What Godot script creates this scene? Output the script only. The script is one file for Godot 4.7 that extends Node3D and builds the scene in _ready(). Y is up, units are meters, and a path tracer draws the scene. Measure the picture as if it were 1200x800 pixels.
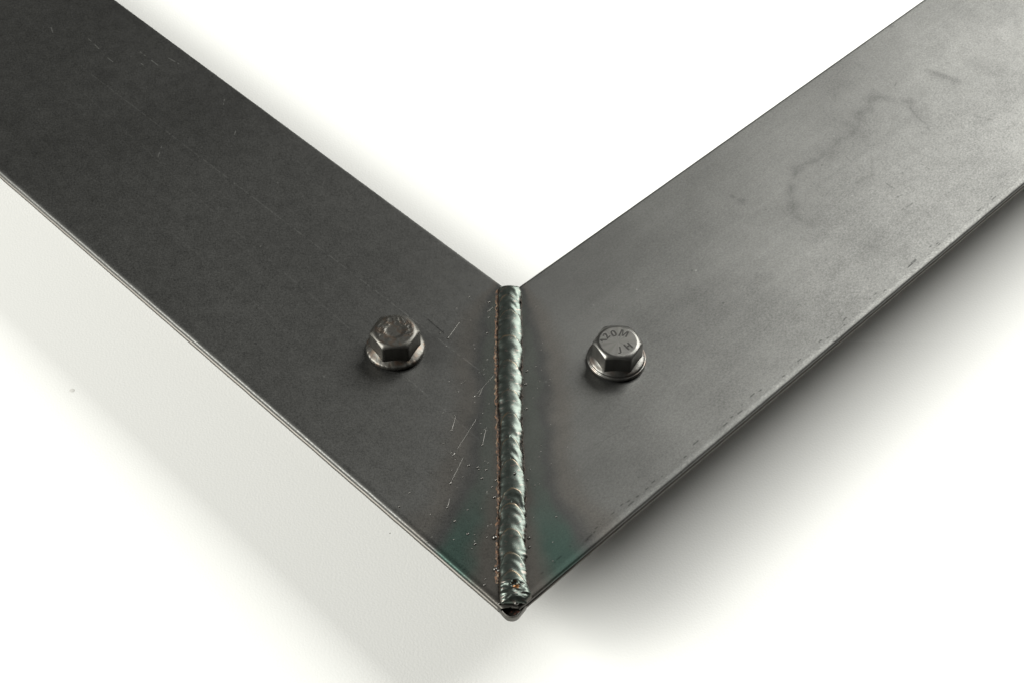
extends Node3D
# A welded mitre corner of a flat steel frame with two flange bolts, held a little above white paper.
# Plate coordinates are in millimetres: x across the weld, z along the weld (0 at the inner corner), y up from the top face.

const MM := 0.001
const HIGH := 29.0              # top face of the plates above the paper, mm
const WIDE := 80.0              # width of each arm, mm
const S := 0.70710678
const A_FROM := -82.0           # along-arm range covered by the plate textures, mm
const A_TO := 358.0
const A_END := 350.0
const TW := 2048
const TH := 512

var rng := RandomNumberGenerator.new()


func _ready() -> void:
	rng.seed = 7
	# ---- camera ----
	var cam := Camera3D.new()
	cam.name = "camera"
	cam.fov = 23.12
	cam.near = 0.01
	cam.far = 30.0
	cam.transform = Transform3D(Basis(Vector3(0.999836, 0.018052, -0.001497), Vector3(-0.013195, 0.669159, -0.743002), Vector3(-0.012411, 0.7429, 0.669288)), Vector3(-0.005685, 0.36003 + HIGH * MM, 0.344157))
	add_child(cam)
	cam.current = true
	# ---- studio surroundings and exposure ----
	var env := Environment.new()
	env.background_mode = Environment.BG_COLOR
	env.background_color = Color(0.15, 0.15, 0.145)
	env.tonemap_mode = Environment.TONE_MAPPER_LINEAR
	env.tonemap_exposure = 1.0
	env.sdfgi_enabled = true
	env.ssao_enabled = true
	env.ssil_enabled = true
	var we := WorldEnvironment.new()
	we.name = "studio_environment"
	we.environment = env
	add_child(we)
	# ---- two soft boxes: behind right, and high left ----
	soft_box("key_softbox", 44.0, 37.0, 1.25, Vector2(0.80, 0.80), 2.2, Color(1.0, 1.0, 0.985))
	soft_box("fill_softbox", -98.0, 34.0, 1.3, Vector2(0.6, 0.6), 2.35, Color(1.0, 1.0, 0.98))

	build_paper()
	build_frame()


func soft_box(called: String, azimuth: float, height: float, away: float, size: Vector2, energy: float, tint: Color) -> void:
	var az := deg_to_rad(azimuth)
	var el := deg_to_rad(height)
	var l := AreaLight3D.new()
	l.name = called
	l.area_size = size
	l.area_normalize_energy = true
	l.light_energy = energy
	l.light_color = tint
	l.shadow_enabled = true
	l.area_range = 12.0
	var aim := Vector3(0.0, 0.02, 0.03)
	var at := aim + Vector3(sin(az) * cos(el), sin(el), -cos(az) * cos(el)) * away
	add_child(l)
	l.look_at_from_position(at, aim, Vector3.UP)


# ---------------------------------------------------------------- helpers
func lin(r: float, g: float, b: float) -> Color:
	return Color(r, g, b).linear_to_srgb()


func noise(s: int, freq: float, octaves := 3) -> FastNoiseLite:
	var n := FastNoiseLite.new()
	n.seed = s
	n.noise_type = FastNoiseLite.TYPE_SIMPLEX_SMOOTH
	n.frequency = freq
	n.fractal_octaves = octaves
	return n


func part(called: String, mesh: Mesh, m: Material, parent: Node, label := "") -> MeshInstance3D:
	var o := MeshInstance3D.new()
	o.name = called
	o.mesh = mesh
	o.material_override = m
	if label:
		o.set_meta("label", label)
	parent.add_child(o, true)
	return o


# rows of points (mm) joined into a surface; rows may carry uvs and colours
func sheet(st: SurfaceTool, rows: Array, uvs: Array = [], cols: Array = [], flip := false, smooth := 0) -> void:
	for i in rows.size() - 1:
		var a: PackedVector3Array = rows[i]
		var b: PackedVector3Array = rows[i + 1]
		for j in a.size() - 1:
			var quad := [[i, j], [i, j + 1], [i + 1, j], [i + 1, j], [i, j + 1], [i + 1, j + 1]]
			if flip:
				quad = [[i, j], [i + 1, j], [i, j + 1], [i + 1, j], [i + 1, j + 1], [i, j + 1]]
			for q in quad:
				st.set_smooth_group(smooth)
				if uvs.size():
					st.set_uv(uvs[q[0]][q[1]])
				if cols.size():
					st.set_color(cols[q[0]][q[1]])
				st.add_vertex(rows[q[0]][q[1]] * MM)


func start() -> SurfaceTool:
	var st := SurfaceTool.new()
	st.begin(Mesh.PRIMITIVE_TRIANGLES)
	return st


func done(st: SurfaceTool) -> ArrayMesh:
	st.index()
	st.generate_normals()
	return st.commit()


func table(t: Array, z: float) -> float:
	for i in t.size() - 1:
		if z < t[i + 1][0]:
			return lerpf(t[i][1], t[i + 1][1], clampf((z - t[i][0]) / (t[i + 1][0] - t[i][0]), 0.0, 1.0))
	return t[-1][1]


func metal(r: float, g: float, b: float, rough: float, m := 1.0) -> StandardMaterial3D:
	var x := StandardMaterial3D.new()
	x.albedo_color = lin(r, g, b)
	x.metallic = m
	x.roughness = rough
	return x


# ---------------------------------------------------------------- the paper under the frame
func build_paper() -> void:
	var st := start()
	var e := 1600.0
	sheet(st, [PackedVector3Array([Vector3(-e, 0, -e), Vector3(e, 0, -e)]), PackedVector3Array([Vector3(-e, 0, e), Vector3(e, 0, e)])], [[Vector2(0, 0), Vector2(1, 0)], [Vector2(0, 1), Vector2(1, 1)]], [], true)
	var m := StandardMaterial3D.new()
	m.albedo_color = lin(0.86, 0.86, 0.835)
	m.roughness = 0.85
	var t := NoiseTexture2D.new()
	t.width = 512
	t.height = 512
	t.seamless = true
	t.noise = noise(4, 0.05, 4)
	t.as_normal_map = true
	t.bump_strength = 2.0
	m.normal_enabled = true
	m.normal_texture = t
	m.normal_scale = 0.3
	m.uv1_triplanar = true
	m.uv1_world_triplanar = true
	m.uv1_scale = Vector3.ONE * 42.0
	var o := part("paper_surface", done(st), m, self, "white matte paper sheet lying under the steel frame")
	o.set_meta("kind", "structure")
	for d in [[-133.0, 16.0, 0.75, "small grey speck of dust on the paper left of the frame"], [-91.0, -166.0, 0.5, "faint speck of dust on the paper inside the corner"]]:
		var rows := []
		for i in 5:
			var row := PackedVector3Array()
			for j in 13:
				var th := TAU * j / 12.0
				var f := sin(i / 4.0 * PI * 0.5)
				row.append(Vector3(cos(th) * d[2] * f * 1.15, 0.06 * cos(i / 4.0 * PI * 0.5), sin(th) * d[2] * f))
			rows.append(row)
		st = start()
		sheet(st, rows, [], [], true)
		var dm := StandardMaterial3D.new()
		dm.albedo_color = lin(0.70, 0.69, 0.66)
		dm.roughness = 0.9
		var k := part("dust_speck", done(st), dm, self, d[3])
		k.position = Vector3(d[0], 0.02, d[1]) * MM
		k.set_meta("category", "dust speck")
		k.set_meta("group", "specks of dust on the paper")


# ---------------------------------------------------------------- the frame
func build_frame() -> void:
	var root := Node3D.new()
	root.name = "steel_frame_corner"
	root.set_meta("label", "dark mill-scaled steel frame corner with welded mitre joint and two bolts")
	root.set_meta("category", "metal frame")
	add_child(root)
	var lower := metal(0.115, 0.108, 0.098, 0.45, 0.9)
	for side in [-1, 1]:
		var pm := StandardMaterial3D.new()
		var tx := plate_texture(side)
		pm.albedo_texture = tx[0]
		pm.roughness_texture = tx[1]
		pm.roughness_texture_channel = BaseMaterial3D.TEXTURE_CHANNEL_RED
		pm.roughness = 1.0
		pm.metallic = 0.95
		pm.texture_repeat = true
		part("plate", plate_mesh(side, 0.0, 1.5, WIDE, 110.75, 11 + side), pm, root, "dark left plate with pale lengthwise scratches" if side < 0 else "brighter right plate with wandering grey stain marks")
		part("lower_plate", plate_mesh(side, -2.15, 1.3, WIDE - 0.1, 110.0, 31 + side), lower, root)
	part("corner_lip", lip_mesh(), metal(0.13, 0.125, 0.115, 0.45), root)
	var burnt := StandardMaterial3D.new()
	burnt.vertex_color_use_as_albedo = true
	burnt.roughness = 0.8
	part("burnt_pocket", pocket_mesh(), burnt, root, "black rust-flecked hollow in the open end of the joint")
	build_weld(root)
	build_bolt(root, Vector2(-33.3, 23.5), 4.0, true)
	build_bolt(root, Vector2(30.4, 26.5), -1.0, false)


func on_plate(side: int, a: float, p: float, y: float) -> Vector3:
	return Vector3(side * S * (a + p), y + HIGH, S * (p - a))


func plate_mesh(side: int, top: float, thick: float, wide: float, z_cut: float, s: int) -> ArrayMesh:
	var n := noise(s, 0.12, 3)
	var prof := []
	# round from the inner edge, over the top, to the outer edge and back underneath
	var t := thick
	prof = [[0.0, -t * 0.5], [0.0, -0.55], [0.10, -0.28], [0.30, -0.10], [0.62, -0.02], [0.95, 0.0], [1.05, 0.0], [20.0, 0.0], [40.0, 0.0], [60.0, 0.0], [wide - 2.15, 0.0], [wide - 2.0, 0.0], [wide - 1.5, -0.03], [wide - 1.0, -0.10], [wide - 0.6, -0.20], [wide - 0.3, -0.33], [wide - 0.08, -0.55], [wide, -0.8], [wide, -t + 0.3], [wide - 0.1, -t + 0.1], [wide - 0.3, -t], [wide - 0.5, -t], [0.5, -t], [0.3, -t], [0.05, -t + 0.12], [0.0, -t * 0.5]]
	var rows := []
	var uvs := []
	var steps := 220
	for i in steps + 1:
		var f := float(i) / steps
		var row := PackedVector3Array()
		var uv := []
		for q in prof:
			var p: float = q[0]
			var begin := maxf(-p, p - z_cut / S)
			var a := lerpf(begin, A_END, f * f * 0.55 + f * 0.45)
			var edge := smoothstep(wide - 3.0, wide, p) + (1.0 - smoothstep(0.0, 1.2, p)) * 0.5
			var wob := n.get_noise_2d(a, 3.0 if p > 40.0 else 90.0) * 0.07 * edge
			row.append(on_plate(side, a, p + wob, top + q[1]))
			uv.append(Vector2((a - A_FROM) / (A_TO - A_FROM), clampf(p / WIDE, 0.002, 0.998)))
		rows.append(row)
		uvs.append(uv)
	var st := start()
	sheet(st, rows, uvs, [], side > 0)
	return done(st)


# the rounded wall that closes the open end of the joint at the outer corner
func lip_mesh() -> ArrayMesh:
	var c := Vector2(0.45, 110.35)
	var path := [Vector2(-3.2, 109.4)]
	for i in 21:
		var ang := deg_to_rad(lerpf(222.0, 318.0, i / 20.0))
		path.append(c + Vector2(cos(ang), -sin(ang)) * 2.35)
	path.append(Vector2(4.2, 109.0))
	var ring := [[-0.1, -3.45], [0.0, -3.3], [0.0, -1.9], [-0.08, -1.5], [-0.25, -1.35], [-0.42, -1.45], [-0.5, -1.8], [-0.5, -3.45]]
	var n := noise(15, 0.9, 2)
	var rows := []
	for i in path.size():
		var d: Vector2 = (path[mini(i + 1, path.size() - 1)] - path[maxi(i - 1, 0)]).normalized()
		var out := Vector2(-d.y, d.x)
		if (path[i] - Vector2(0.5, 104.0)).dot(out) < 0.0:
			out = -out
		var row := PackedVector3Array()
		for r in ring:
			var q: Vector2 = path[i] + out * (r[0] + 0.04)
			row.append(Vector3(q.x, r[1] + HIGH + 0.16 * n.get_noise_2d(i * 1.0, r[0]) * float(r[1] > -2.0), q.y))
		rows.append(row)
	var st := start()
	sheet(st, rows)
	return done(st)


# burnt scale on the floor of the open joint end
func pocket_mesh() -> ArrayMesh:
	var n := noise(16, 0.7, 3)
	var rows := []
	var cols := []
	for i in 15:
		var row := PackedVector3Array()
		var cr := []
		for j in 15:
			var q := Vector2(lerpf(-2.6, 3.4, j / 14.0), lerpf(106.5, 113.0, i / 14.0))
			var d := (q - Vector2(0.55, 110.0)).length()
			if d > 2.5 and q.y > 110.0:
				q = Vector2(0.55, 110.0) + (q - Vector2(0.55, 110.0)) * 2.5 / d
			row.append(Vector3(q.x, HIGH - 2.7 + 0.5 * n.get_noise_2d(q.x, q.y), q.y))
			cr.append(Color(0.02, 0.016, 0.013).lerp(Color(0.16, 0.05, 0.025), smoothstep(0.1, 0.4, n.get_noise_2d(q.x + 30.0, q.y))))
		rows.append(row)
		cols.append(cr)
	var st := start()
	sheet(st, rows, [], cols)
	return done(st)


# ---------------------------------------------------------------- plate colour: mill scale, heat colours beside the weld, scratches, stains
func heat_band(z: float) -> float:
	return table([[-2.0, 3.0], [0.0, 4.2], [8.0, 7.2], [20.0, 9.6], [62.0, 10.2], [76.0, 13.0], [86.0, 19.0], [96.0, 25.0], [112.0, 32.0]], z)


func plate_texture(side: int) -> Array:
	var big := noise(51 + side, 0.012, 4)
	var mid := noise(61 + side, 0.09, 3)
	var grain := noise(86 + side, 1.1, 2)
	var cloud := noise(76, 0.022, 5)
	var streak := noise(71 + side, 0.05, 3)
	var col := PackedFloat32Array()
	var rough := PackedFloat32Array()
	col.resize(TW * TH * 3)
	rough.resize(TW * TH)
	var base := Vector3(0.1065, 0.1063, 0.1010)
	var i := 0
	for v in TH:
		var p := (v + 0.5) / TH * WIDE
		for u in TW:
			var a := A_FROM + (u + 0.5) / TW * (A_TO - A_FROM)
			var x := absf(S * (a + p))
			var z := S * (p - a)
			var g := big.get_noise_2d(a, p) * 0.16 + mid.get_noise_2d(a, p) * 0.018 + streak.get_noise_2d(a * 0.12, p * 6.0) * 0.05 + (rng.randf() - 0.5) * 0.26
			var gr := grain.get_noise_2d(a * 0.8, p * 1.2)
			g += gr * (0.15 if side > 0 else 0.06)
			if side > 0:
				g += 0.16 * cloud.get_noise_2d(a, p * 1.4) + 0.10 * minf(absf(cloud.get_noise_2d(a * 0.8 + 400.0, p)) * 4.0 - 0.5, 0.0)
			var c := base * (1.0 + g)
			if x < 50.0 and z > -6.0:
				var e := (x + big.get_noise_2d(a * 2.0, p * 2.0) * 3.0 + mid.get_noise_2d(a * 0.7, p * 0.7) * 1.6) / heat_band(z)
				if e < 2.0:
					var low := smoothstep(64.0, 96.0, z)
					var teal := Vector3(0.62, 0.665, 0.63).lerp(Vector3(0.37, 0.625, 0.55), low)
					var m: Vector3
					if e < 0.22:
						m = Vector3(0.66, 0.62, 0.58)
					elif e < 0.55:
						m = Vector3(0.66, 0.62, 0.58).lerp(teal, smoothstep(0.22, 0.55, e))
					elif e < 0.70:
						m = teal
					elif e < 0.9:
						m = teal.lerp(Vector3(0.56, 0.565, 0.57), smoothstep(0.66, 0.92, e))
					elif e < 1.32:
						m = Vector3(0.56, 0.565, 0.57).lerp(Vector3(0.90, 0.855, 0.82), smoothstep(0.84, 1.32, e))
					else:
						m = Vector3(0.90, 0.855, 0.82).lerp(Vector3.ONE, smoothstep(1.25, 1.98, e))
					c *= m
			col[i * 3] = c.x
			col[i * 3 + 1] = c.y
			col[i * 3 + 2] = c.z
			rough[i] = 0.47 + mid.get_noise_2d(a * 1.7, p * 1.7 + 40.0) * 0.03 + (rng.randf() - 0.5) * 0.14 - gr * 0.06
			i += 1
	if side < 0:
		# long pale scratches along the arm, short bright ticks, dark smudges
		for q in [[-145, -102, -9, 31, 0.28, 1.28], [-156, -104, -92, -32, 0.25, 1.16], [-92, -32, -9, 56, 0.25, 1.18], [-170, -90, -60, 22, 0.22, 1.12], [-118, -104, -20, -10, 0.2, 1.08]]:
			scratch(col, side, Vector2(q[0], q[1]), Vector2(q[2], q[3]), q[4], q[5], 0.75)
		for q in [[-160, -124, -158, -119], [-117, -108, -113, -105], [-95.5, -87, -95.6, -83], [-113, -63, -113.5, -57], [-155, -106, -154, -103], [-126, -105, -125, -104], [-90, -71, -90.2, -69], [-76, -19, -76.6, -17.6], [-140, -110, -133, -103], [-128, -112, -120, -104], [-146, -118, -141, -112]]:
			scratch(col, side, Vector2(q[0], q[1]), Vector2(q[2], q[3]), 0.25, 1.9, 0.6)
		for q in [[-137, -98, 5.0, 0.80], [-127, -93, 3.5, 0.84], [-165, -75, 7.0, 0.85], [-100, -30, 2.2, 0.78], [-150, -60, 9.0, 0.90]]:
			smudge(col, side, Vector2(q[0], q[1]), q[2], q[3])
		scratch(col, side, Vector2(-24.5, 11.5), Vector2(-19.5, 17.0), 0.3, 0.55, 0.9)
	else:
		# a wandering grey stain, rubbed blotches, dark nicks along the outer edge
		var way := [Vector2(137, -77.5), Vector2(133, -92), Vector2(122, -92.5), Vector2(113, -77), Vector2(103, -64), Vector2(94, -59.8), Vector2(88.7, -49.5), Vector2(88, -40), Vector2(90.5, -30)]
		var wn := noise(91, 0.08, 3)
		for k in way.size() - 1:
			var long: float = way[k].distance_to(way[k + 1])
			for i2 in int(long / 0.35):
				var w: Vector2 = way[k].lerp(way[k + 1], i2 * 0.35 / long)
				w += Vector2(wn.get_noise_2d(w.x * 1.3, w.y * 1.3), wn.get_noise_2d(w.x * 1.3 + 50.0, w.y * 1.3)) * 2.6
				var thick := clampf(0.55 + 0.5 * wn.get_noise_2d(w.x * 3.0, w.y * 3.0 + 90.0), 0.25, 1.0)
				smudge(col, side, w, 0.25 + thick * 0.7, 1.0 - 0.13 * thick * thick)
				smudge(col, side, w, 3.2, 0.992)
				if rng.randf() < 0.5:
					smudge(col, side, w + Vector2(rng.randfn(0.0, 1.6), rng.randfn(0.0, 1.6)), rng.randf_range(0.8, 2.4), 0.965)
		for q in [[146, -104, 4.5, 0.84], [151, -102, 4.0, 0.86], [139, -96, 5.0, 0.90], [160, -112, 6.0, 0.88], [166, -108, 5.0, 0.88], [73, -41, 2.2, 0.80], [70, -43, 1.2, 0.78], [134, -132, 1.4, 0.72], [120, -86, 2.0, 0.88], [95, -30, 8.0, 0.93], [60, 8, 7.0, 0.94], [110, -25, 10.0, 0.95]]:
			smudge(col, side, Vector2(q[0], q[1]), q[2], q[3])
		for q in [[128, -95, 131, -101, 0.4], [120, -50, 123, -47, 0.35], [121, -43, 126, -46, 0.35], [123, -38, 128, -42, 0.4], [132, -60.6, 135, -57, 0.35], [108, -64, 110, -60, 0.3], [40, 20, 52, 14, 0.2], [20, 60, 34, 50, 0.2]]:
			scratch(col, side, Vector2(q[0], q[1]), Vector2(q[2], q[3]), q[4], 0.84, 0.6)
		for q in [[117, -62, 116, -54, 0.8], [116, -54, 110, -50, 0.7], [128, -84, 124, -74, 0.7], [99, -54, 97, -46, 0.5], [134, -75, 142, -74, 0.6], [130, -66, 138, -62, 0.5], [153.8, -84.4, 160, -82, 0.9], [162, -89, 172, -84, 0.8], [142, -108, 152, -102, 2.0]]:
			for i2 in 24:
				smudge(col, side, Vector2(q[0], q[1]).lerp(Vector2(q[2], q[3]), i2 / 23.0) + Vector2(rng.randfn(0.0, 0.2), rng.randfn(0.0, 0.2)), q[4], 0.955)
		for k in 110:
			var d := rng.randf_range(0.0, 200.0)
			var off := rng.randf_range(2.2, 4.0)
			var s0 := Vector2(112.0 * 0.0 + 0.0, 113.1) + Vector2(S, -S) * d * 1.1 - Vector2(S, S) * off
			if rng.randf() < 0.45:
				scratch(col, side, s0, s0 + Vector2(S, -S) * rng.randf_range(0.6, 3.0), 0.3, 0.62, 0.6)
	for k in 70:
		var f := Vector2(rng.randf_range(2.0, 170.0), rng.randf_range(-140.0, 100.0))
		if f.x + f.y < 108.0 and f.y + f.x > 5.0 and f.x - f.y < 300.0:
			smudge(col, side, Vector2(f.x * side, f.y), rng.randf_range(0.25, 0.5), rng.randf_range(0.55, 0.75) if k % 3 else 1.7)
	for k in 40:
		var f := Vector2(rng.randf_range(8.0, 170.0), rng.randf_range(-140.0, 90.0))
		var dir := Vector2.from_angle(rng.randf_range(0.0, TAU)) * rng.randf_range(2.0, 9.0)
		scratch(col, side, Vector2(f.x * side, f.y), Vector2(f.x * side, f.y) + dir, 0.2, rng.randf_range(0.82, 1.18), 0.7)
	var bytes := PackedByteArray()
	bytes.resize(TW * TH * 3)
	for k in TW * TH * 3:
		bytes[k] = int(clampf(pow(maxf(col[k], 0.0), 1.0 / 2.2), 0.0, 1.0) * 255.0)
	var rb := PackedByteArray()
	rb.resize(TW * TH)
	for k in TW * TH:
		rb[k] = int(clampf(rough[k], 0.05, 1.0) * 255.0)
	return [ImageTexture.create_from_image(Image.create_from_data(TW, TH, false, Image.FORMAT_RGB8, bytes)), ImageTexture.create_from_image(Image.create_from_data(TW, TH, false, Image.FORMAT_L8, rb))]


# multiplies the colour along a line; x, z in mm on the plate
func scratch(col: PackedFloat32Array, side: int, from: Vector2, to: Vector2, wide: float, mul: float, keep: float) -> void:
	var steps := int(from.distance_to(to) / 0.12) + 1
	var on := true
	for k in steps + 1:
		if k % 9 == 0:
			on = rng.randf() < keep
		if on:
			var w := from.lerp(to, float(k) / steps)
			stamp(col, side, w, wide, 1.0 + (mul - 1.0) * 0.55)


func smudge(col: PackedFloat32Array, side: int, at: Vector2, r: float, mul: float) -> void:
	stamp(col, side, at, r, mul, true)


func stamp(col: PackedFloat32Array, side: int, at: Vector2, r: float, mul: float, ragged := false) -> void:
	var a := S * (at.x * side - at.y)
	var p := S * (at.x * side + at.y)
	var du := (A_TO - A_FROM) / TW
	var dv := WIDE / TH
	var ru := int(r / du) + 1
	var rv := int(r / dv) + 1
	var cu := int((a - A_FROM) / du)
	var cv := int(p / dv)
	for v in range(maxi(cv - rv, 0), mini(cv + rv + 1, TH)):
		for u in range(maxi(cu - ru, 0), mini(cu + ru + 1, TW)):
			var d := Vector2((u + 0.5) * du + A_FROM - a, (v + 0.5) * dv - p).length() / r
			if ragged:
				d += rng.randf_range(-0.25, 0.25)
			var w := 1.0 - smoothstep(0.3, 1.0, d)
			if w > 0.0:
				var k := (v * TW + u) * 3
				var f := lerpf(1.0, mul, w)
				col[k] *= f
				col[k + 1] *= f
				col[k + 2] *= f


# ---------------------------------------------------------------- the weld
const ARCS := [-14.0, -5.0, 2.5, 8.8, 18.6, 28.2, 39.1, 47.8, 56.9, 64.6, 74.2, 79.0, 87.3, 94.6, 100.7, 118.0]
const BEAD_L := [[-2.0, -3.4], [1.5, -3.5], [27.0, -3.6], [46.0, -3.2], [58.0, -2.8], [73.0, -2.5], [87.0, -2.7], [98.0, -2.7], [106.0, -2.7], [110.0, -2.2]]
const BEAD_R := [[-2.0, 2.3], [1.5, 2.6], [27.0, 2.8], [46.0, 2.7], [58.0, 3.0], [73.0, 3.6], [87.0, 3.6], [98.0, 3.4], [104.0, 4.0], [107.0, 4.6], [109.0, 3.6]]


func build_weld(root: Node3D) -> void:
	var n := noise(5, 0.35, 3)
	var fine := noise(6, 1.6, 2)
	var rows := []
	var cols := []
	var nz := 760
	var nu := 44
	for i in nz + 1:
		var z := lerpf(-1.6, 109.7, float(i) / nz)
		var ends := clampf((z + 1.7) / 1.6, 0.0, 1.0)
		var tail := clampf((109.8 - z) / 2.2, 0.0, 1.0)
		var h := 2.0 * sqrt(clampf(1.0 - pow(1.0 - ends, 2.0), 0.0, 1.0)) * sqrt(clampf(1.0 - pow(1.0 - tail, 2.0), 0.02, 1.0))
		var row := PackedVector3Array()
		var cr := []
		for j in nu + 1:
			var ang := lerpf(PI, 0.0, float(j) / nu)
			var u := cos(ang)
			var t := z - (3.4 * u * u + 2.2 * pow(u, 6.0)) - u * 0.9 + n.get_noise_2d(z * 0.3, u * 1.4) * 0.9
			var k := 0
			while t > ARCS[k + 1]:
				k += 1
			var span: float = ARCS[k + 1] - ARCS[k]
			var mm_in: float = t - ARCS[k]
			var fr := mm_in / span
			var step := 1.15 if k == 10 else 0.50 + 0.16 * sin(k * 2.3)
			var rise := smoothstep(0.0, 0.5, mm_in)
			var lift := step * (rise * (1.0 - fr)) + 0.05 * sin(fr * PI * (3.0 + k % 3) + k) * smoothstep(0.1, 0.4, fr) + 0.07 * n.get_noise_2d(z * 0.45, u * 1.2 + 60.0)
			var side_l := table(BEAD_L, z) - 0.25 + n.get_noise_2d(z * 0.7, 50.0) * 0.25 + n.get_noise_2d(z * 0.12, 51.0) * 0.5
			var side_r := table(BEAD_R, z) + 0.3 + (0.5 - fr) * (0.95 if u > 0.0 else 0.0) + n.get_noise_2d(z * 0.8, 80.0) * 0.35 + n.get_noise_2d(z * 0.14, 81.0) * 0.6
			var mid := (side_l + side_r) * 0.5
			var half := (side_r - side_l) * 0.5
			var y := (h + lift * clampf(h, 0.0, 1.0)) * pow(sin(ang), 0.8) - 0.25
			# small crater near the lower end
			var cd := Vector2(mid + half * u - 1.3, (z - 104.6) * 0.8).length()
			y -= 0.9 * (1.0 - smoothstep(0.3, 1.1, cd + 0.5 * n.get_noise_2d(z * 2.0, u * 3.0 + 77.0)))
			y += 0.35 * n.get_noise_2d(z * 1.6 + 500.0, u * 2.2) * smoothstep(102.0, 106.0, z)
			row.append(Vector3(mid + half * u, y + HIGH, z))
			var tone := 1.0 + 0.22 * n.get_noise_2d(z * 1.1, u * 2.0 + 9.0) + 0.14 * fine.get_noise_2d(z * 2.0, u * 6.0)
			var c := Color(0.100, 0.116, 0.103) * tone
			var line := (1.0 - smoothstep(0.3, 0.95, absf(mm_in - 0.2))) * (1.0 - smoothstep(0.3, 0.95, u)) * clampf(0.65 + n.get_noise_2d(k * 17.0, u * 2.0) * 1.4, 0.0, 1.0)
			c = c.lerp(Color(0.27, 0.21, 0.145), line)
			c = c.lerp(Color(0.09, 0.07, 0.06), smoothstep(0.86, 1.0, absf(u)) * 0.7)
			if n.get_noise_2d(z * 2.2 + 300.0, u * 4.0) > 0.42:
				c = c.lerp(Color(0.26, 0.19, 0.17), 0.4)
			var rd := Vector2(mid + half * u - 1.5, z - 105.4).length() + fine.get_noise_2d(z, u * 3.0) * 0.3
			c = c.lerp(Color(0.30, 0.13, 0.045), 1.0 - smoothstep(0.6, 0.95, rd))
			cr.append(c)
		rows.append(row)
		cols.append(cr)
	var st := start()
	sheet(st, rows, [], cols, true)
	var m := metal(1, 1, 1, 0.36, 0.93)
	m.vertex_color_use_as_albedo = true
	part("weld_bead", done(st), m, root, "rippled grey-green weld bead running along the mitre")

	# crusty rust line left of the bead, dark toe line right of it
	var rust := StandardMaterial3D.new()
	rust.vertex_color_use_as_albedo = true
	rust.roughness = 0.75
	rust.metallic = 0.15
	var rn := noise(9, 0.5, 3)
	for side in [-1, 1]:
		rows = []
		cols = []
		for i in 521:
			var z := lerpf(-0.8, 103.5, i / 520.0)
			var c0 := table(BEAD_L, z) - 0.70 if side < 0 else table(BEAD_R, z) + 0.4
			var half := 0.50 + rn.get_noise_2d(z * 0.7, 7.0) * 0.40 if side < 0 else 0.28 + rn.get_noise_2d(z * 2.0, 70.0) * 0.22
			c0 += rn.get_noise_2d(z * 0.8, 20.0 + side) * 0.35
			var row := PackedVector3Array()
			var cr := []
			for j in 9:
				var u := j / 4.0 - 1.0
				var hh := (1.0 - u * u) * (0.22 + 0.5 * maxf(rn.get_noise_2d(z * 1.3, u * 1.5 + 30.0 * side), -0.4)) - 0.05
				row.append(Vector3(c0 + u * half, hh + HIGH, z))
				var q := rn.get_noise_2d(z * 1.1, u * 1.2 + 11.0)
				var c := Color(0.055, 0.042, 0.034).lerp(Color(0.16, 0.09, 0.052), smoothstep(-0.15, 0.30, q))
				c = c.lerp(Color(0.25, 0.19, 0.13), smoothstep(0.25, 0.5, rn.get_noise_2d(z * 0.9 + 90.0, u)))
				if side > 0:
					c = c.lerp(Color(0.06, 0.052, 0.045), 0.75)
				cr.append(c)
			rows.append(row)
			cols.append(cr)
		st = start()
		sheet(st, rows, [], cols, true)
		part("rust_seam" if side < 0 else "slag_line", done(st), rust, root)

	# spatter: beads and thin thrown streaks beside the weld
	st = start()
	for q in [[-11.4, 65.3, 0.42], [-8.9, 65.9, 0.36], [-8.5, 66.6, 0.3], [-6.6, 66.7, 0.36], [-7.7, 69.6, 0.4], [-4.9, 72.5, 0.34], [-11.4, 80.2, 0.3], [-14.7, 83.9, 0.40], [-11.2, 88.0, 0.42], [-9.2, 91.2, 0.42], [-6.1, 89.0, 0.3], [-10.0, 92.6, 0.2], [-6.4, 102.1, 0.28], [-6.6, 103.9, 0.36], [-9.4, 88.2, 0.2], [7.9, 62.1, 0.25], [6.6, 71.7, 0.22], [12.2, 82.1, 0.3], [11.1, 96.3, 0.2], [-29.6, 79.4, 0.35], [-27.1, 74.8, 0.3], [-3.9, 70.1, 0.42], [-4.3, 75.9, 0.5], [-4.0, 89.0, 0.8], [-3.8, 99.0, 0.7], [-12.4, 2.3, 0.3], [-6.5, 4.3, 0.42], [-6.5, 10.5, 0.3], [-6.9, 16.6, 0.36], [-20.6, 16.8, 0.32], [-18.4, 57.7, 0.3], [4.6, 31.0, 0.42], [4.2, 36.0, 0.5], [4.4, 45.0, 0.4], [4.6, 70.0, 0.35], [4.9, 89.0, 0.5], [5.0, 92.0, 0.4], [1.2, 69.5, 0.42, 2.3], [-1.9, 109.2, 0.6, 0.1], [1.6, 109.4, 0.7, 0.2], [3.4, 108.8, 0.7, 0.0], [-2.8, 109.6, 0.4], [-2.9, 99.4, 0.6]]:
		blob(st, Vector2(q[0], q[1]), Vector2(q[0], q[1]) + Vector2(0.15, -0.35) * q[2], q[2], q[2] * 0.7, 0.0 if q.size() < 4 else q[3])
	for k in 60:
		var d := absf(rng.randfn(0.0, 1.0)) * 8.0 + 4.5
		var at := Vector2(d * (-1.0 if rng.randf() < 0.62 else 1.0), rng.randf_range(4.0, 92.0))
		blob(st, at, at + Vector2(0.1, -0.2), rng.randf_range(0.09, 0.17), 0.08)
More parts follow.
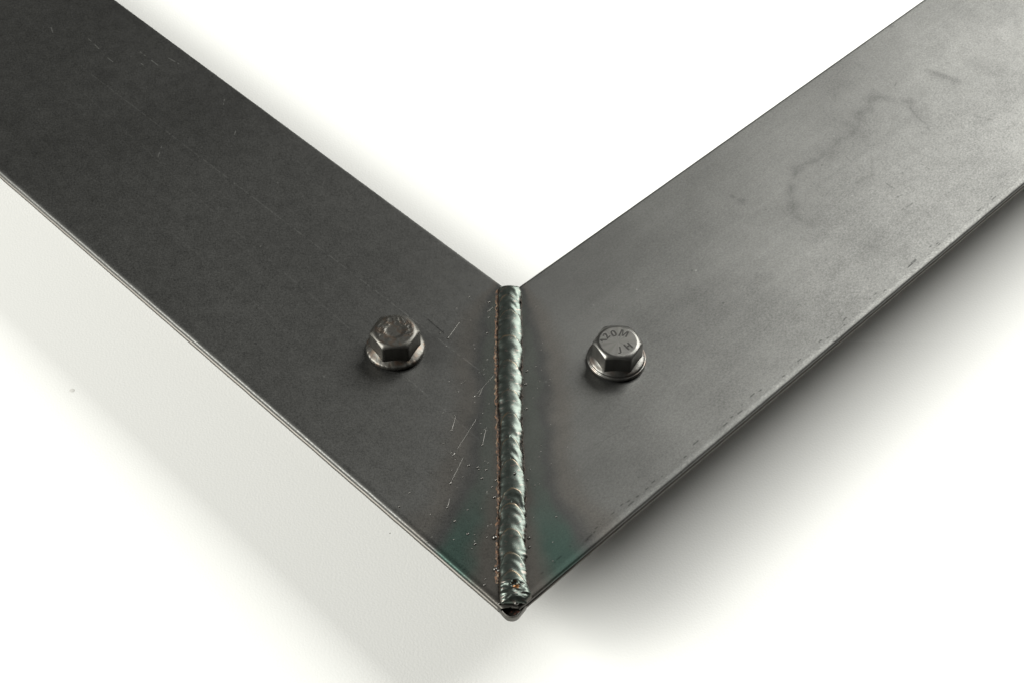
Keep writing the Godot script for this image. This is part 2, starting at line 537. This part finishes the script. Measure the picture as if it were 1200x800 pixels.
	for q in [[-18.3, 18.8, -15.1, 12.6, 0.20], [-16.4, 53.2, -15.3, 48.0, 0.18], [-15.7, 61.9, -9.6, 49.0, 0.17], [-16.3, 71.6, -13.0, 62.7, 0.19], [-7.8, 58.2, -6.8, 52.0, 0.18], [-16.9, 79.6, -16.2, 76.5, 0.2], [-10.4, 41.0, -5.0, 33.0, 0.15], [-9.0, 40.6, -8.0, 37.6, 0.15], [-6.6, 8.0, -5.4, 6.4, 0.2], [-14.0, 36.0, -12.8, 35.0, 0.13], [-19.0, 47.0, -14.0, 46.0, 0.1]]:
		var a := Vector2(q[0], q[1])
		var b := Vector2(q[2], q[3])
		blob(st, a, a + (b - a) * 0.06, q[4] * 1.7, q[4] * 1.1)
		blob(st, a, b, q[4] * 0.75, q[4] * 0.3)
	st.generate_normals()
	var sm := metal(0.16, 0.155, 0.145, 0.38)
	var sp := part("weld_spatter", st.commit(), sm, root, "tiny bright beads and thrown streaks of spatter beside the weld")
	sp.set_meta("kind", "stuff")


# a half-sunk droplet drawn out from a to b
func blob(st: SurfaceTool, a: Vector2, b: Vector2, ra: float, rb: float, up := 0.0) -> void:
	var d := b - a
	var dir := d.normalized() if d.length() > 0.001 else Vector2(0, 1)
	var across := Vector2(-dir.y, dir.x)
	var rows := []
	var len := d.length()
	for i in 9:
		var f := i / 8.0
		var along: float
		var r: float
		if i < 3:
			var w := (i / 2.0) * PI * 0.5
			along = -ra * cos(w)
			r = ra * sin(w)
		elif i > 5:
			var w := ((8 - i) / 2.0) * PI * 0.5
			along = len + rb * cos(w)
			r = rb * sin(w)
		else:
			f = (i - 2) / 4.0
			along = len * f
			r = lerpf(ra, rb, f)
		var row := PackedVector3Array()
		for j in 7:
			var ang := PI * j / 6.0
			var q := a + dir * along + across * cos(ang) * r
			row.append(Vector3(q.x, HIGH + up + sin(ang) * r * 0.85 - 0.01, q.y))
		rows.append(row)
	sheet(st, rows, [], [], true)


# ---------------------------------------------------------------- flange bolts
func hex_r(th: float, flat: float) -> float:
	var s := 0.0
	for k in 6:
		s += pow(maxf(cos(th - k * PI / 3.0 - PI / 6.0), 0.0), 44.0)
	return flat / pow(s, 1.0 / 44.0)


func build_bolt(root: Node3D, at: Vector2, turn: float, worn: bool) -> void:
	var seg := 120
	var flat := 6.35
	var top := 8.1
	var rc := 5.9
	var n := noise(81 if worn else 82, 0.5, 3)
	var m := StandardMaterial3D.new()
	m.vertex_color_use_as_albedo = true
	m.metallic = 0.95
	m.roughness = 0.42 if worn else 0.36
	var tone := Color(0.112, 0.108, 0.098) if worn else Color(0.155, 0.152, 0.142)
	# head: hexagon with a coned top
	var rows := []
	var cols := []
	var levels := []
	for k in 31:
		levels.append([k * 0.195, 0])
	for q in levels + [[0.0, 1], [0.35, 2], [1.0, 2], [0.0, 3], [0.3, 3]]:
		var row := PackedVector3Array()
		var cr := []
		for i in seg + 1:
			var th := TAU * i / seg
			var rx := hex_r(th, flat)
			var edge_y := top - (rx - rc) * 0.5
			var r: float
			var y: float
			var c := tone * (1.0 + 0.25 * n.get_noise_2d(cos(th) * rx * 0.8, sin(th) * rx * 0.8 + q[1] * 5.0))
			if q[1] == 0:
				r = q[0]
				y = top
				if worn:
					var pn := Vector2(cos(th), sin(th)) * r
					y += 0.02 * n.get_noise_2d(pn.x * 1.2, pn.y * 1.2) - 0.16 * (1.0 - smoothstep(2.0, 3.2, r))
					if r > 2.7 and r < 5.2 and sin(th) < 0.45:
						y += 0.07 * smoothstep(0.0, 0.25, n.get_noise_2d(pn.x * 1.5 + 70.0, pn.y * 1.5))
					c = c.lerp(Color(0.13, 0.09, 0.065), clampf(n.get_noise_2d(pn.x * 0.7 + 40.0, pn.y * 0.7) * 1.6, 0.0, 0.5))
				y -= 0.12 * smoothstep(5.4, 5.85, r)
			elif q[1] == 1:
				r = rc + 0.02
				y = top - 0.16
			elif q[1] == 2:
				r = rx + 0.03 * q[0]
				y = edge_y - 0.12 - (q[0] - 0.35) * 0.25
				c = c * 1.08
			else:
				r = rx + 0.12
				y = 2.2 - q[0] * 2.0
			row.append(Vector3(cos(th) * r, y, sin(th) * r))
			cr.append(c)
		rows.append(row)
		cols.append(cr)
	# sharp creases: the sides are a strip of their own
	var st := start()
	sheet(st, rows.slice(0, 32), [], cols.slice(0, 32), true)
	sheet(st, rows.slice(31, 34), [], cols.slice(31, 34), true, 1)
	sheet(st, rows.slice(33, 36), [], cols.slice(33, 36), true, 2)
	var b := part("hex_bolt", done(st), m, root, "dark brownish flange bolt with worn head, left of the weld" if worn else "cleaner grey flange bolt with stamped letters, right of the weld")
	b.position = Vector3(at.x, HIGH, at.y) * MM
	b.rotation_degrees.y = turn
	# flange
	rows = []
	cols = []
	var prof := [[5.6, 3.3], [6.1, 2.75], [6.7, 2.35], [7.4, 2.0], [8.0, 1.72], [8.3, 1.55], [8.5, 1.3], [8.55, 1.0], [8.55, 0.75], [8.42, 0.55], [8.1, 0.40], [7.6, 0.32], [7.2, 0.0]]
	if not worn:
		prof = [[5.6, 3.5], [6.1, 2.95], [6.7, 2.55], [7.3, 2.2], [7.75, 1.98], [7.95, 1.80], [8.0, 1.55], [8.02, 1.42], [8.3, 1.36], [8.52, 1.2], [8.6, 0.95], [8.6, 0.65], [8.45, 0.42], [8.0, 0.25], [7.4, 0.0]]
	for q in prof:
		var row := PackedVector3Array()
		var cr := []
		for i in seg + 1:
			var th := TAU * i / seg
			var k := n.get_noise_2d(cos(th) * 16.0, sin(th) * 16.0 + q[1] * 3.0)
			var r: float = q[0] + k * (0.16 if worn else 0.05) * smoothstep(6.5, 8.4, q[0])
			row.append(Vector3(cos(th) * r, q[1] + k * 0.05 * smoothstep(6.0, 8.0, q[0]), sin(th) * r))
			var c := tone * (1.05 + 0.3 * k)
			if worn:
				c = c.lerp(Color(0.14, 0.09, 0.06), clampf(n.get_noise_2d(th * 4.0 + 20.0, q[0]) * 1.5, 0.0, 0.75))
			else:
				c = c.lerp(Color(0.19, 0.135, 0.105), clampf(n.get_noise_2d(th * 2.0 + 20.0, q[0] * 0.5) * 1.2, 0.0, 0.5))
			cr.append(c)
		rows.append(row)
		cols.append(cr)
	st = start()
	sheet(st, rows, [], cols, true)
	part("flange", done(st), m, b)
	# threaded shank, going down through both sheets to the paper
	rows = []
	for i in 151:
		var y := lerpf(0.5, -HIGH + 0.05, i / 150.0)
		var row := PackedVector3Array()
		for j in 33:
			var th := TAU * j / 32.0
			var r := 3.75 + 0.3 * sin(TAU * y / 1.25 + th)
			row.append(Vector3(cos(th) * r, y, sin(th) * r))
		rows.append(row)
	st = start()
	sheet(st, rows, [], [], true)
	part("shank", done(st), metal(0.30, 0.29, 0.27, 0.4), b)
	if not worn:
		var ink := StandardMaterial3D.new()
		ink.albedo_color = lin(0.028, 0.026, 0.024)
		ink.metallic = 0.0
		ink.roughness = 0.85
		var f := SystemFont.new()
		f.font_names = PackedStringArray(["Droid Sans"])
		f.font_weight = 700
		var all := start()
		for q in [["1", -4.1, -0.2, 95.0, 2.0], ["2", -3.35, -1.95, 52.0, 2.1], ["0", -1.2, -2.95, 22.0, 2.3], [".", 0.35, -2.25, 0.0, 0.45], ["M", 1.75, -3.1, -22.0, 2.2], ["J", 0.3, 3.3, 8.0, 2.5], ["H", 2.85, 1.75, 38.0, 2.3]]:
			var tm := TextMesh.new()
			tm.text = q[0]
			tm.font = f
			tm.font_size = 64
			tm.pixel_size = 0.001
			tm.depth = 0.01
			tm.curve_step = 2.0
			var box := tm.get_aabb()
			var k: float = q[4] * MM / box.size.y
			var bs := Basis(Vector3.UP, deg_to_rad(q[3])) * Basis(Vector3.RIGHT, -PI / 2.0) * Basis.from_scale(Vector3(k * 1.05, k, 0.07 * MM / box.size.z))
			all.append_from(tm, 0, Transform3D(bs, Vector3(q[1], top + 0.02, q[2]) * MM - bs * box.get_center()))
		part("stamped_marking", all.commit(), ink, b)
